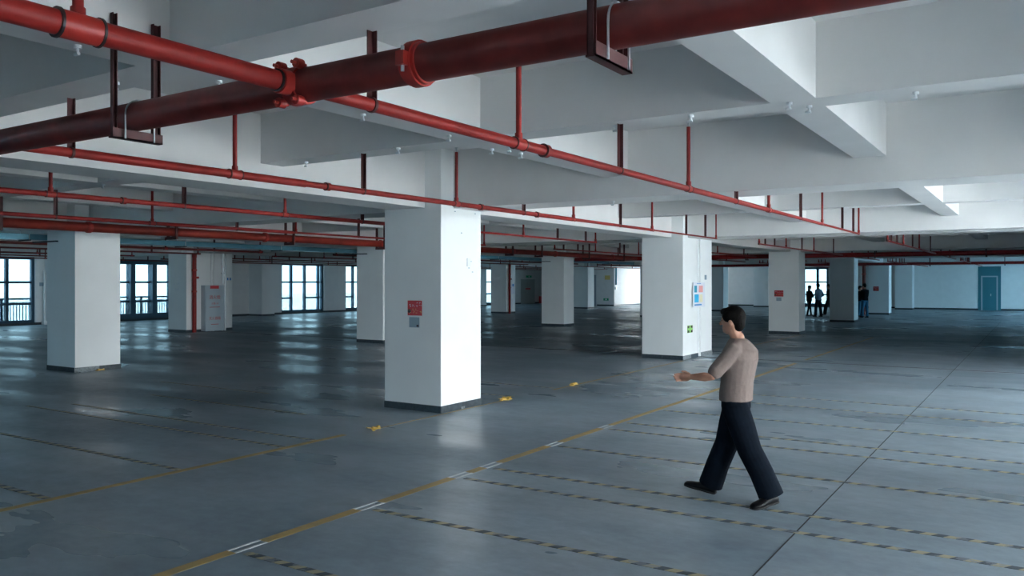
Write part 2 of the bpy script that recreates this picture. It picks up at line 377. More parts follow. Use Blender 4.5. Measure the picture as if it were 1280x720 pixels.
# ------------------------------------------------------------------ floor joints, lines, tapes
part(floor, 'expansion_joint', MB().box(19.86, 19.93, V0, V1, 0, .004), M['joint'], 'dark expansion joint across the floor')
part(floor, 'saw_cut', MB().box(2.5, 19.86, 1.548, 1.558, 0, .002), M['joint'])
part(floor, 'saw_cut', MB().box(19.93, 45, 1.548, 1.558, 0, .002), M['joint'])
yl = MB()
def ystrip(u0, u1, v, w_=.10, nm='yellow_line', m='yellow'): part(floor, nm, MB().box(u0, u1, v - w_ / 2, v + w_ / 2, 0, .0012), M[m])
gaps = [3.86, 5.12, 6.42, 6.95, 8.25, 9.6]
cur = 1.5
for g_ in gaps:
    ystrip(cur, g_ - .13, 4.77)
    for s_ in (-.04, .04): part(floor, 'white_edge_line', MB().box(g_ - .13, g_ + .15, 4.77 + s_ - .013, 4.77 + s_ + .013, 0, .003), M['whiteline'])
    cur = g_ + .15
ystrip(cur, 19.5, 4.77, .09); ystrip(20.4, 30, 4.77, .07)
ystrip(0, 7.35, 7.24, .095); ystrip(7.85, 11.1, 7.19, .035); ystrip(12.4, 18.6, 7.18, .06); ystrip(22, 30, 7.18, .05)
for u_ in (3.77, 5.07, 6.35, 6.85, 8.18, 9.48, 10.03, 11.3, 12.75, 13.7):
    part(floor, 'hazard_tape', MB().box(u_ - .032, u_ + .032, -2.4, 4.66, 0, .003), M['hazard'])
for u_, a, b in ((3.77, 7.3, 12), (5.07, 7.3, 12.5), (6.42, 7.3, 13.0), (6.9, 7.3, 12.6), (8.17, 8.8, 12.5), (9.35, 11, 14), (11.3, 7.3, 9.4), (12.6, 7.3, 9.6)):
    part(floor, 'hazard_tape', MB().box(u_ - .032, u_ + .032, a, b, 0, .003), M['hazard'])
def scrap(label, x, y, s_):
    mb = MB(); rnd = random.Random(int(x * 100))
    for k in range(7):
        a = rnd.uniform(0, PI); l = rnd.uniform(.04, .09) * s_; px, py = x + rnd.uniform(-.09, .09) * s_, y + rnd.uniform(-.03, .03) * s_
        z = .012 + rnd.uniform(0, .02)
        mb.bar((px - l * math.cos(a), py - l * math.sin(a) * .4, .008), (px + l * math.cos(a), py + l * math.sin(a) * .4, z + .012), .035 * s_, .010)
    tag(mb.build('tape_scrap', M['yellow2']), label, 'litter')
scrap('crumpled bit of yellow tape on floor left of the nearest central column', 7.84, 7.16, 1.0)
scrap('crumpled yellow tape scraps on floor just right of the nearest central column', 10.9, 7.2, 1.5)
scrap('torn yellow tape end on the floor midway to the poster column', 13.2, 7.2, 1.3)
scrap('small yellow tape scrap in front of the left shaded column', 9.75, 16.82, .9)
tag(MB().box(9.35, 9.58, 16.78, 16.84, 0, .02).build('broken_tile', M['skirt_pale']), 'pale broken tile strip lying before the left shaded column', 'debris')

# ------------------------------------------------------------------ pipes
ZP = 2.86
def ring(p, axis, r, w_, m=None, mb=None, n=20):
    d = Vector((1, 0, 0)) if axis == 'u' else Vector((0, 1, 0)); p = Vector(p)
    return (mb or MB()).cyl(p - d * w_ / 2, p + d * w_ / 2, r, n, m=m)
def elbow_riser(th, u, v, r, top, m='red', head=True):
    mb = MB().cyl((u, v, ZP), (u, v, top), r, 10)
    mb.cyl((u, v, ZP + .02), (u, v, ZP + .075), r * 1.35, 10)
    rs = part(th, 'riser', mb, M[m])
    if head and u < 18.5 and v < 13:
        part(rs, 'sprinkler_head', MB().cyl((u, v, top), (u, v, top + .05), .010, 8).cyl((u, v, top + .05), (u, v, top + .055), .024, 10), M['zinc'])
def hanger(th, u, v, top, r):
    mb = MB().box(u - .022, u + .022, v + .008 , v + .014, ZP + r * .9, top)
    mb.box(u + .016, u + .022, v - .022, v + .014, ZP + r * .9, top)
    mb.cyl((u - .008, v, ZP), (u + .012, v, ZP), r * 1.18, 12)
    h = part(th, 'hanger', mb, M['darkred'])
def branch(label, v, u0, u1, segs, R, H, coup=(), col='red'):
    th = thing('sprinkler_pipe', label, 'pipe', (u0, v, ZP), 'red sprinkler branch pipes')
    for a, b, r in segs: part(th, 'pipe', MB().cyl((a, v, ZP), (b, v, ZP), r, 18), M[col])
    rr = lambda u: next((r for a, b, r in segs if a - .01 <= u <= b + .01), .02)
    for u in R:
        q = rr(u); elbow_riser(th, u, v, min(q, .020), 3.50, col)
        part(th, 'tee', ring((u, v, ZP), 'u', q * 1.14, q * 3.2), M['red2'])
        for s_ in (-1, 1): part(th, 'coupling', ring((u + s_ * q * 1.7, v, ZP), 'u', q * 1.24, .010), M['black'] if q > .04 else M['darkred'])
    for u, t in H: hanger(th, u, v, t, rr(u))
    for u in coup:
        q = rr(u); part(th, 'coupling', ring((u, v, ZP), 'u', q * 1.35, .05), M['red']); part(th, 'coupling', ring((u - .025, v, ZP), 'u', q * 1.42, .010), M['darkred'])
    return th
Rr = [4.79, 8.06, 11.05, 14.2]; 
def Hh(us):
    out = []
    for u in us:
        t = ZS
        for a, b in MVb:
            if a <= u <= b: t = ZM
        for s in SV:
            for a, b in s:
                if a - .1 <= u <= b + .1: t = ZB
        out.append((u, t))
    return out
H1 = [3.30, 6.42, 9.63, 12.75, 15.85]
A_ = branch('nearest thin red sprinkler pipe running from top left toward the far right', 3.05, -2.5, 17.5,
       [(-2.5, 2.79, .047), (2.79, 5.15, .036), (5.15, 11.05, .030), (11.05, 14.2, .024), (14.2, 17.5, .018)],
       [1.69, 4.79, 8.06, 11.03, 14.22, 17.48], Hh(H1 + [16.9]), (5.15,))
branch('thin red sprinkler pipe crossing in front of the nearest central column', 6.05, 2.79, 17.7,
       [(2.79, 5.6, .036), (5.6, 11.05, .030), (11.05, 14.2, .024), (14.2, 17.7, .016)], [4.77, 8.07, 11.08, 14.12, 17.68], Hh(H1 + [16.98]), (5.9, 8.6, 10.0))
branch('thin red sprinkler pipe passing behind the central column, upper of the left pair', 9.12, 2.79, 17.83, [(2.79, 11, .030), (11, 17.83, .020)],
       [4.75, 8.06, 11.1, 14.51, 17.82], Hh([6.41, 9.65, 12.85, 15.95, 17.3]), (5.6,))
branch('thin red sprinkler pipe just above the long thick red main on the left', 12.25, 2.79, 17.6, [(2.79, 11, .030), (11, 17.6, .020)],
       [4.9, 8.02, 11.1, 14.4, 17.55], Hh([6.45, 9.7, 12.85, 15.95]))
for k, (v, lab) in enumerate([(3.0, 'short thin sprinkler pipe beyond the floor joint, at upper right'), (6.0, 'thin sprinkler pipe with risers above the red-notice column'),
                 (9.12, 'thin sprinkler pipe behind the beam between the poster column and red-notice column'), (12.0, 'thin sprinkler pipe over the column midway to the poster column')]):
    branch(lab, v, 20.8, 39.3, [(20.8, 27, .020), (27, 31.3, .030), (31.3, 39.3, .024)], [20.82, 23.45, 26.8, 36.5], Hh([21.35, 22.25, 25.25, 29.7, 33.0]))
for k, (v, lab) in enumerate([(3.0, 'tiny far sprinkler pipe under the distant beams at right edge'), (6.0, 'tiny far sprinkler pipe above the farthest red-notice column'),
                 (9.12, 'tiny far sprinkler pipe behind the shaded column among the people'), (12.0, 'tiny far sprinkler pipe above the distant group by the bright window')]):
    branch(lab, v, 41.7, 58, [(41.7, 58, .024)], [41.75, 43.2, 45.5, 46.6], Hh([42.3, 44.3, 46.0, 47.2]))
backs = ['first dark sprinkler pipe beyond the blue cable tray', 'second dark sprinkler pipe beyond the blue cable tray', 'third dark sprinkler pipe beyond the blue cable tray', 'fourth dark sprinkler pipe beyond the cable tray', 'last dark sprinkler pipe, closest to the window wall']
for k, v in enumerate((21.2, 24.4, 28.3, 31.4, 34.4)):
    for a, b, nm in ((7, 17.8, ' on the left'), (20.95, 39.3, ' in the middle'), (41.7, 58, ' at far end')):
        q = .036 if k == 0 else .026
        rs = [u for u in (11.1, 14.3, 17.7, 21.1, 23.6, 26.8, 33.6, 36.5, 43.5, 46.6, 50.0, 53.4, 56.8) if a < u < b]
        branch(backs[k] + nm, v, a, b, [(a, b, q)], rs, Hh([u for u in (12.85, 15.95, 22.3, 25.25, 29.5, 34.3, 37.4, 44.6, 47.9, 55.0) if a < u < b]), (), 'dimred')

# thick mains
def grooved(th, p, axis, r, detail=True):
    mb = MB(); ring(p, axis, r * 1.22, .05, mb=mb, n=28); ring(p, axis, r * 1.12, .085, mb=mb, n=28)
    c = part(th, 'coupling', mb, M['red2'])
    if detail:
        P = Vector(p)
        d = Vector((1, 0, 0)) if axis == 'u' else Vector((0, 1, 0)); s = Vector((0, 1, 0)) if axis == 'u' else Vector((1, 0, 0))
        for sg in (-1, 1):
            q = P + s * sg * r * 1.30
            mb2 = MB().box(q.x - .022, q.x + .022, q.y - .022, q.y + .022, q.z - .03, q.z + .03)
            part(c, 'lug', mb2, M['red2'])
            part(c, 'bolt', MB().cyl((q.x, q.y, q.z - .055), (q.x, q.y, q.z + .055), .008, 8), M['zinc'])
def bracket(th, axis, a, c, z=ZP, r=.083, top=3.43, near=True):
    """U shaped channel hanger around a main. axis of pipe 'v': pipe at X=c, bracket at Y=a."""
    mbs = MB(); h = .017; off = r + .048
    for sg in (-1, 1):
        p = c + sg * off
        b = MB()
        if axis == 'v': k = .014 if sg < 0 else .024; b.box(p - k, p + k, a + .008, a + .014, z - r - .05, top); b.box(p - k, p - k + .005, a - .012, a + .014, z - r - .05, top); b.box(p + k - .005, p + k, a - .012, a + .014, z - r - .05, top)
        else: b.box(a + .008, a + .014, p - .025, p + .025, z - r - .05, top); b.box(a - .022, a + .014, p - .025, p - .019, z - r - .05, top); b.box(a - .022, a + .014, p + .019, p + .025, z - r - .05, top)
        part(th, 'bracket_upright', b, M['darkred'])
    b = MB()
    if axis == 'v': b.box(c - off - .025, c + off + .025, a - .03, a + .014, z - r - .06, z - r - .052).box(c - off - .025, c + off + .025, a - .03, a - .024, z - r - .06, z - r - .004)
    else: b.box(a - .03, a + .014, c - off - .025, c + off + .025, z - r - .06, z - r - .052).box(a - .03, a - .024, c - off - .025, c + off + .025, z - r - .06, z - r - .004)
    part(th, 'bracket_bar', b, M['darkred'])
    if near:
        pts = [Vector((c + (r + .007) * math.cos(t), a - .045, z + (r + .007) * math.sin(t))) for t in [PI * k / 12 for k in range(13)]]
        pts = [Vector((c + r + .007, a - .045, z - r - .06))] + pts + [Vector((c - r - .007, a - .045, z - r - .06))]
        ub = MB()
        for i in range(len(pts) - 1): ub.cyl(pts[i], pts[i + 1], .005, 6)
        part(th, 'u_bolt', ub, M['zinc'])
UM = 2.79
mp = thing('main_pipe', 'thick dark red main pipe sweeping across the top foreground', 'pipe', (UM, 3, ZP))
part(mp, 'pipe', MB().cyl((UM, V0, ZP), (UM, 13.9, ZP), .083, 40), M['dimred'])
grooved(mp, (UM, 2.30, ZP), 'v', .083); grooved(mp, (UM, 8.6, ZP), 'v', .083)
bracket(mp, 'v', 4.425, UM); bracket(mp, 'v', 1.375, UM); bracket(mp, 'v', 7.52, UM)
# mechanical tee saddle where the nearest branch joins
sd = MB(); ring((UM, 3.05, ZP), 'v', .094, .085, mb=sd, n=28)
sd.cyl((UM - .135, 3.05, ZP), (UM - .05, 3.05, ZP), .060, 24); sd.cyl((UM + .05, 3.05, ZP), (UM + .12, 3.05, ZP), .05, 20)
sdl = part(mp, 'tee_saddle', sd, M['red2'], 'bright red clamp saddle')
for y in (-.062, .062):
    for z in (-.055, .055):
        part(sdl, 'lug', MB().cyl((UM - .085, 3.05 + y, ZP + z * 1.6), (UM - .045, 3.05 + y, ZP + z * 1.6), .024, 12), M['red2'])
        part(sdl, 'bolt', MB().cyl((UM - .11, 3.05 + y, ZP + z * 1.6), (UM - .02, 3.05 + y, ZP + z * 1.6), .009, 8), M['red2'])
part(sdl, 'gasket', ring((UM - .145, 3.05, ZP), 'u', .054, .012), M['black'])
lp = thing('main_pipe', 'long thick red main pipe running behind the columns on the left', 'pipe', (10, 14.1, ZP))
part(lp, 'pipe', MB().cyl((UM, 14.1, ZP), (31.2, 14.1, ZP), .083, 24), M['rust'])
for u in (8.0, 11.9, 15.6, 21.8, 24.5, 29): grooved(lp, (u, 14.1, ZP), 'u', .083, False)
for u in (6.5, 9.66, 12.6, 15.6, 21.6, 23.4, 26.8, 29.8): bracket(lp, 'u', u, 14.1, top=ZM if 9.6 < u < 10.3 else (ZB if u in (6.5, 15.9) else 3.4), near=False)
m2 = thing('main_pipe', 'dark red main pipe crossing under far beams at the right, nearer of two', 'pipe', (31.3, 5, ZP))
part(m2, 'pipe', MB().cyl((31.3, V0, ZP), (31.3, 17.0, ZP), .083, 20), M['red'])
for v in (1.5, 4.9, 9.5, 12.5): bracket(m2, 'v', v, 31.3, near=False)
m3 = thing('main_pipe', 'farthest dark red main pipe crossing near the end wall', 'pipe', (48.3, 5, ZP))
part(m3, 'pipe', MB().cyl((48.3, V0, ZP), (48.3, 17.0, ZP), .075, 16), M['red'])
for v in (1.5, 4.9, 9.5, 12.5): bracket(m3, 'v', v, 48.3, near=False)

# vertical risers at the columns
def riser(label, u, v, r, zt=ZP, col='red'):
    th = thing('riser_pipe', label, 'pipe', (u, v, 0))
    part(th, 'pipe', MB().cyl((u, v, 0), (u, v, zt), r, 20), M[col])
    part(th, 'elbow', MB().cyl((u, v, zt - .06), (u, v, zt + .1), r * 1.15, 20), M[col])
    part(th, 'coupling', MB().cyl((u, v, 1.5), (u, v, 1.56), r * 1.25, 20).cyl((u, v, 2.3), (u, v, 2.36), r * 1.25, 20), M['red2'])
    part(th, 'valve', MB().cyl((u, v, 2.05), (u + r * 2.2, v - .02, 2.05), .04, 12), M['red2'])
riser('thick red standpipe at the left fire cabinet column', 19.07, 26.50, .075)
riser('red standpipe on the slim distant column right of the centre', 40.62, 26.50, .07)
riser('dark red standpipe rising behind the people in jeans', 50.45, 8.52, .10, col='dimred')

# blue cable tray
tr = thing('cable_tray', 'blue galvanised cable tray hung beyond the left columns', 'cable tray', (20, 18.3, 2.8))
part(tr, 'side_rail', MB().box(7, 40, 18.16, 18.17, 2.80, 2.92), M['tray']); part(tr, 'side_rail', MB().box(7, 40, 18.49, 18.50, 2.80, 2.92), M['tray'])
part(tr, 'tray_bottom', MB().box(7, 40, 18.17, 18.49, 2.80, 2.81), M['tray'])
for u in (9.0, 12.8, 15.9, 22, 24, 27, 33, 37):
    t = Hh([u])[0][1]
    part(tr, 'drop_rod', MB().cyl((u, 18.14, 2.78), (u, 18.14, t), .008, 8).cyl((u, 18.52, 2.78), (u, 18.52, t), .008, 8), M['zinc'])
    part(tr, 'support_bar', MB().box(u - .02, u + .02, 18.10, 18.56, 2.775, 2.80), M['dark'])
for u in (9.27, 18.77, 30.07, 40.37):
    part(tr, 'wall_arm', MB().box(u - .03, u + .03, 17.55, 18.5, 2.745, 2.775), M['dark'])

# downpipe by the window wall
dp = thing('downpipe', 'pale downpipe beside the leftmost window', 'pipe', (18.9, 36.8, 0))
part(dp, 'pipe', MB().cyl((18.93, 36.84, 0), (18.93, 36.84, ZM - .6), .045, 14), M['plaster'])
part(dp, 'shoe', MB().box(18.84, 18.985, 36.7, 36.95, 0, .16), M['plaster'])

# railings outside the left windows
for lab, a, b in (('balcony railing outside the leftmost window', 11.5, 19), ('balcony railing outside the window with thick dark mullions', 21, 27)):
    rl = thing('railing', lab, 'railing', ((a + b) / 2, 37.6, -.02))
    part(rl, 'rail', MB().box(a, b, 37.57, 37.63, 1.10, 1.18), M['frame']); part(rl, 'rail', MB().box(a, b, 37.585, 37.615, .10, .13), M['frame']); part(rl, 'rail', MB().box(a, b, 37.585, 37.615, .98, 1.0), M['frame'])
    u = a
    while u < b: part(rl, 'post', MB().box(u - .05, u + .05, 37.57, 37.63, 0, 1.10), M['frame']); u += 1.5
    mb = MB(); u = a + .12
    while u < b: mb.box(u - .016, u + .016, 37.585, 37.615, .13, .98); u += .13
    part(rl, 'balusters', mb, M['frame'])['kind'] = 'stuff'

# ------------------------------------------------------------------ fire cabinet, signs, doors
def text(s_, loc, rot, size, m, parent, name='lettering'):
    cu = bpy.data.curves.new(name, 'FONT'); cu.body = s_; cu.size = size; cu.align_x = 'CENTER'; cu.align_y = 'CENTER'; cu.extrude = .001
    o = bpy.data.objects.new(name, cu); C.objects.link(o); o.location = loc; o.rotation_euler = rot
    dg = bpy.context.evaluated_depsgraph_get(); me = bpy.data.meshes.new_from_object(o.evaluated_get(dg)); me.materials.clear(); me.materials.append(m)
    q = bpy.data.objects.new(name, me); q.matrix_world = Matrix.LocRotScale(Vector(loc), __import__('mathutils').Euler(rot), None)
    C.objects.link(q); bpy.data.objects.remove(o)
    q.parent = parent; q.matrix_parent_inverse = Matrix.Translation(-parent.location); return q
RU = (PI / 2, 0, 0)            # text readable on a face looking to -Y
RVt = (PI / 2, 0, -PI / 2)     # text readable on a face looking to -X
yc = 26.60
fc = thing('fire_cabinet', 'pale grey fire hydrant cabinet with red characters on twin column', 'cabinet', (19.85, yc, 0))
part(fc, 'body', MB().box(19.42, 20.28, yc - .26, yc - .005, .03, 1.76), M['cabinet'])
up = part(fc, 'door', MB().box(19.44, 20.26, yc - .28, yc - .262, .74, 1.60), M['cabinet']); part(up, 'handle', MB().box(20.16, 20.2, yc - .30, yc - .281, 1.1, 1.22), M['zinc'])
part(fc, 'door', MB().box(19.44, 20.26, yc - .28, yc - .262, .08, .71), M['cabinet'])
part(fc, 'header_sign', MB().box(19.64, 20.02, yc - .275, yc - .261, 1.63, 1.75), M['signred'])
text('消火栓', (19.83, yc - .283, 1.30), RU, .17, M['signred'], fc)
text('火警119', (19.83, yc - .283, 1.06), RU, .09, M['signred'], fc); text('灭火器箱', (19.83, yc - .283, .50), RU, .13, M['signred'], fc)
part(fc, 'print_line', MB().box(19.6, 20.06, yc - .283, yc - .281, .92, .94).box(19.66, 20.0, yc - .283, yc - .281, .27, .29), M['signred'])
for k, u in enumerate((20.36, 20.48)):
    cd = thing('conduit', ('steel conduit rising beside the fire cabinet', 'second steel conduit further right of the fire cabinet')[k], 'pipe', (u, yc - .06, 0))
    part(cd, 'tube', MB().cyl((u, yc - .05, 0), (u, yc - .05, 2.98), .03, 12), M['zinc']); part(cd, 'clip', MB().box(u - .045, u + .045, yc - .03, yc, 2.2, 2.24).box(u - .045, u + .045, yc - .03, yc, 1.2, 1.24), M['zinc'])

def notice(label, u, v0, v1, z0, z1, flat='v', rows=2, big=True):
    th = thing('notice', label, 'sign', (u, (v0 + v1) / 2, z0))
    t = .004
    part(th, 'red_sheet', MB().box(u - t, u, v0, v1, z0, z1), M['signred'])
    rnd = random.Random(int(u * 10)); H = z1 - z0; W = v1 - v0
    g1 = MB(); g2 = MB(); g3 = MB()
    for r_ in range(2):
        for k in range(4):
            y = v1 - W * (.06 + .24 * k); zz = z1 - H * (.10 + .42 * r_)
            for s_ in range(5):
                yy = y - rnd.uniform(0, W * .15); z_ = zz - rnd.uniform(0, H * .3)
                (g1 if r_ else g2).box(u - t - .002, u - t, yy - W * .06, yy, z_ - H * .03, z_)
    part(th, 'glyphs', g1, M['gold'])['kind'] = 'stuff'; part(th, 'glyphs', g2, M['paper'])['kind'] = 'stuff'
    part(th, 'dark_emblem', MB().cyl((u - t - .002, v1 - W * .12, z0 + H * .3), (u - t, v1 - W * .12, z0 + H * .3), H * .14, 14), M['signdark'])
    return th
n1 = notice('red and white printed notice on the nearest central column', 9.298, 7.60, 7.87, 1.40, 1.62)
tag(MB().box(9.294, 9.298, 7.65, 7.84, 1.225, 1.375).box(9.2925, 9.294, 7.66, 7.70, 1.235, 1.265, M['signdark']).build('paper_sheet', M['bluepaper']), 'small grey-blue paper under the red notice on the nearest column', 'paper')
p_ = bpy.data.objects['paper_sheet']; p_.data.materials.clear(); p_.data.materials.append(M['bluepaper']); p_.data.materials.append(M['signdark'])
for i_, pl in enumerate(p_.data.polygons): pl.material_index = 1 if i_ >= 6 else 0
notice('red notice on the white column right of the walking man', 30.098, 7.80, 8.12, 1.36, 1.58)
tag(MB().box(30.092, 30.098, 7.87, 8.05, 1.2, 1.32).build('paper_sheet', M['bluepaper']), 'small pale blue paper below the notice right of the man', 'paper')
notice('tiny red notice on the farthest free column at right', 50.798, 7.78, 8.08, 1.36, 1.62)
# four colour poster
po = thing('poster', 'white poster with four coloured blocks on the twin column behind the man', 'poster', (19.75, 7.2, 1.3))
V7 = 7.205
part(po, 'board', MB().box(19.36, 20.2, V7, V7 + .012, 1.26, 1.88), M['paper'])
for nm, x0, x1, z0, z1, m_ in (('teal_block', 19.44, 19.62, 1.63, 1.80, 'teal'), ('pink_block', 19.76, 20.04, 1.63, 1.80, 'pink'), ('cyan_block', 19.45, 19.74, 1.38, 1.58, 'cyan'), ('sand_block', 19.80, 20.02, 1.38, 1.58, 'sand')):
    part(po, nm, MB().box(x0, x1, V7 - .003, V7, z0, z1), M[m_])
part(po, 'print_line', MB().box(19.46, 19.95, V7 - .003, V7, 1.30, 1.335).box(19.62, 19.90, V7 - .003, V7, 1.84, 1.855), M['signblue'])
gs = thing('exit_sticker', 'small green arrow sticker low on the twin column behind the man', 'sign', (19.25, 7.24, .7))
part(gs, 'plate', MB().box(19.08, 19.42, 7.243, 7.249, .64, .82), M['signlime'])
arr = MB()
for sx in (0, 1):
    for sz in (0, 1): arr.box(19.09 + sx * .22, 19.19 + sx * .22, 7.24, 7.243, .645 + sz * .11, .70 + sz * .11)
part(gs, 'arrow_mark', arr, M['signdark'])
# patches and stickers
wp = MB()
for v, z, a, b in ((27.32, 1.80, .05, .07), (27.08, 1.82, .2, .08), (27.15, 1.60, .26, .09), (27.06, 1.66, .1, .05)): wp.box(18.792, 18.798, v - a / 2, v + a / 2, z - b / 2, z + b / 2)
tag(wp.build('wall_patches', M['white']), 'white filler patches on the shaded face of fire cabinet column', 'patch')
tag(MB().box(20.60, 20.66, 26.592, 26.598, 1.95, 2.05).box(20.72, 20.78, 26.592, 26.598, 1.95, 2.05).build('sticker', M['signblue']), 'pair of tiny blue stickers on the fire cabinet column', 'sticker')
tag(MB().box(18.68 + .1, 19.0 - .02, 36.99, 36.998, 1.70, 1.86).build('sticker', M['bluepaper']), 'small blue sticker beside the leftmost window', 'sticker')
wp2 = MB().box(40.95, 41.3, 26.59, 26.598, 1.15, 1.75)
tag(wp2.build('wall_chart', M['paper']), 'pale wall chart on the slim distant column with red riser', 'poster')
tag(MB().box(41.05, 41.2, 26.585, 26.59, 1.62, 1.76).build('wall_box', M['signblue']), 'small dark blue box above the pale chart, slim distant column', 'box')

# doors
def door(n_, axis, a0, a1, c, zt, m_, frame=None, label=None):
    f_ = M[frame or m_]
    def bx(mb, p0, p1, q0, q1, z0, z1): return mb.box(p0, p1, q0, q1, z0, z1) if axis == 'u' else mb.box(q0, q1, p0, p1, z0, z1)
    fr = MB(); bx(fr, a0 - .08, a0, c - .04, c, 0, zt + .08); bx(fr, a1, a1 + .08, c - .04, c, 0, zt + .08); bx(fr, a0, a1, c - .04, c, zt, zt + .08)
    d = struct(fr.build('door_%d' % n_, f_))
    mid = (a0 + a1) / 2
    for p0, p1 in ((a0, mid - .004), (mid + .004, a1)): bx(MB(), p0 + .004, p1, c - .03, c - .002, .01, zt).build('door_leaf', M[m_], d)
    h = MB(); bx(h, mid - .10, mid - .06, c - .07, c - .03, .95, 1.1); h.build('door_handle', M['zinc'], d)
    return d
d1 = door(1, 'u', 58.5, 60.6, V1, 2.02, 'doorgrey')
lt = MB().box(59.15, 59.95, V1 - .034, V1 - .031, 1.22, 1.34).build('print_line', M['signred'], d1)
door(2, 'v', 29.35, 31.3, 57.3, 2.35, 'doorblue')
tp = struct(MB().box(62.26, 62.3, 2.15, 3.45, 0, 2.9).build('trim_1', M['teal_panel']))
d3 = door(3, 'v', 2.4, 3.2, 62.262, 2.2, 'teal_panel', 'doorblue')
# exit signs and boards
xs = thing('exit_sign', 'green exit sign hanging above the distant grey door', 'sign', (59.4, 36.7, 2.25))
part(xs, 'plate', MB().box(59.0, 59.85, 36.78, 36.82, 2.24, 2.42), M['signgreen']); part(xs, 'chain', MB().cyl((59.2, 36.8, 2.42), (59.2, 36.8, ZS), .008, 6).cyl((59.65, 36.8, 2.42), (59.65, 36.8, ZS), .008, 6), M['zinc'])
part(xs, 'arrow_mark', MB().box(59.35, 59.5, 36.776, 36.78, 2.28, 2.38), M['white'])
e2 = thing('exit_sign', 'green exit sign low on the wall right of the grey-blue door', 'sign', (57.28, 28.5, .5))
part(e2, 'plate', MB().box(57.27, 57.298, 28.18, 28.62, .42, .60), M['signgreen']); part(e2, 'arrow_mark', MB().box(57.265, 57.27, 28.33, 28.45, .46, .56), M['white'])
tag(MB().box(57.27, 57.298, 28.05, 28.50, 2.05, 2.38).box(57.266, 57.27, 28.15, 28.40, 2.12, 2.3).build('warning_board', M['gold']), 'dark yellow warning board right of the grey-blue door', 'sign')
tag(MB().box(57.27, 57.298, 29.95, 30.5, 2.50, 2.62).build('door_plate', M['signblue']), 'small blue plate above the grey-blue door', 'sign')
cp = thing('conduit', 'blue-green conduit on the bright corner wall right of the door', 'pipe', (57.45, 27.66, 1.6))
part(cp, 'tube', MB().cyl((57.55, 27.66, 1.65), (57.55, 27.66, ZS), .05, 10), M['teal']); part(cp, 'switch_box', MB().box(57.45, 57.65, 27.64, 27.72, 1.3, 1.5), M['white'])
fe = thing('fire_equipment_box', 'small red fire equipment box on floor beside the distant grey door', 'box', (61.9, 36.5, 0))
part(fe, 'body', MB().box(61.1, 61.9, 36.5, 36.8, 0, .62), M['signred']); part(fe, 'label_plate', MB().box(61.3, 61.7, 36.494, 36.5, .25, .4), M['paper'])

# ------------------------------------------------------------------ people
def smooth_mesh(mb, name, m, parent, voxel, it=4, fac=.6):
    me = mb.mesh(name, m); o = bpy.data.objects.new(name, me); C.objects.link(o)
    r = o.modifiers.new('r', 'REMESH'); r.mode = 'VOXEL'; r.voxel_size = voxel; r.use_smooth_shade = True
    s_ = o.modifiers.new('s', 'SMOOTH'); s_.iterations = it; s_.factor = fac
    dg = bpy.context.evaluated_depsgraph_get(); me2 = bpy.data.meshes.new_from_object(o.evaluated_get(dg))
    me2.materials.clear(); me2.materials.append(m)
    bpy.data.objects.remove(o); q = bpy.data.objects.new(name, me2); C.objects.link(q); q.parent = parent
    q.matrix_parent_inverse = Matrix.Translation(-parent.location); return q

def ell(c, l, f, rl, rf, n=20, tilt=0, p=2.0):
    out = []
    for i in range(n):
        t = 2 * PI * i / n; cx, sy = math.cos(t), math.sin(t)
        k = (abs(cx) ** p + abs(sy) ** p) ** (-1 / p)
        out.append(Vector(c) + l * rl * cx * k + f * rf * sy * k)
    return out

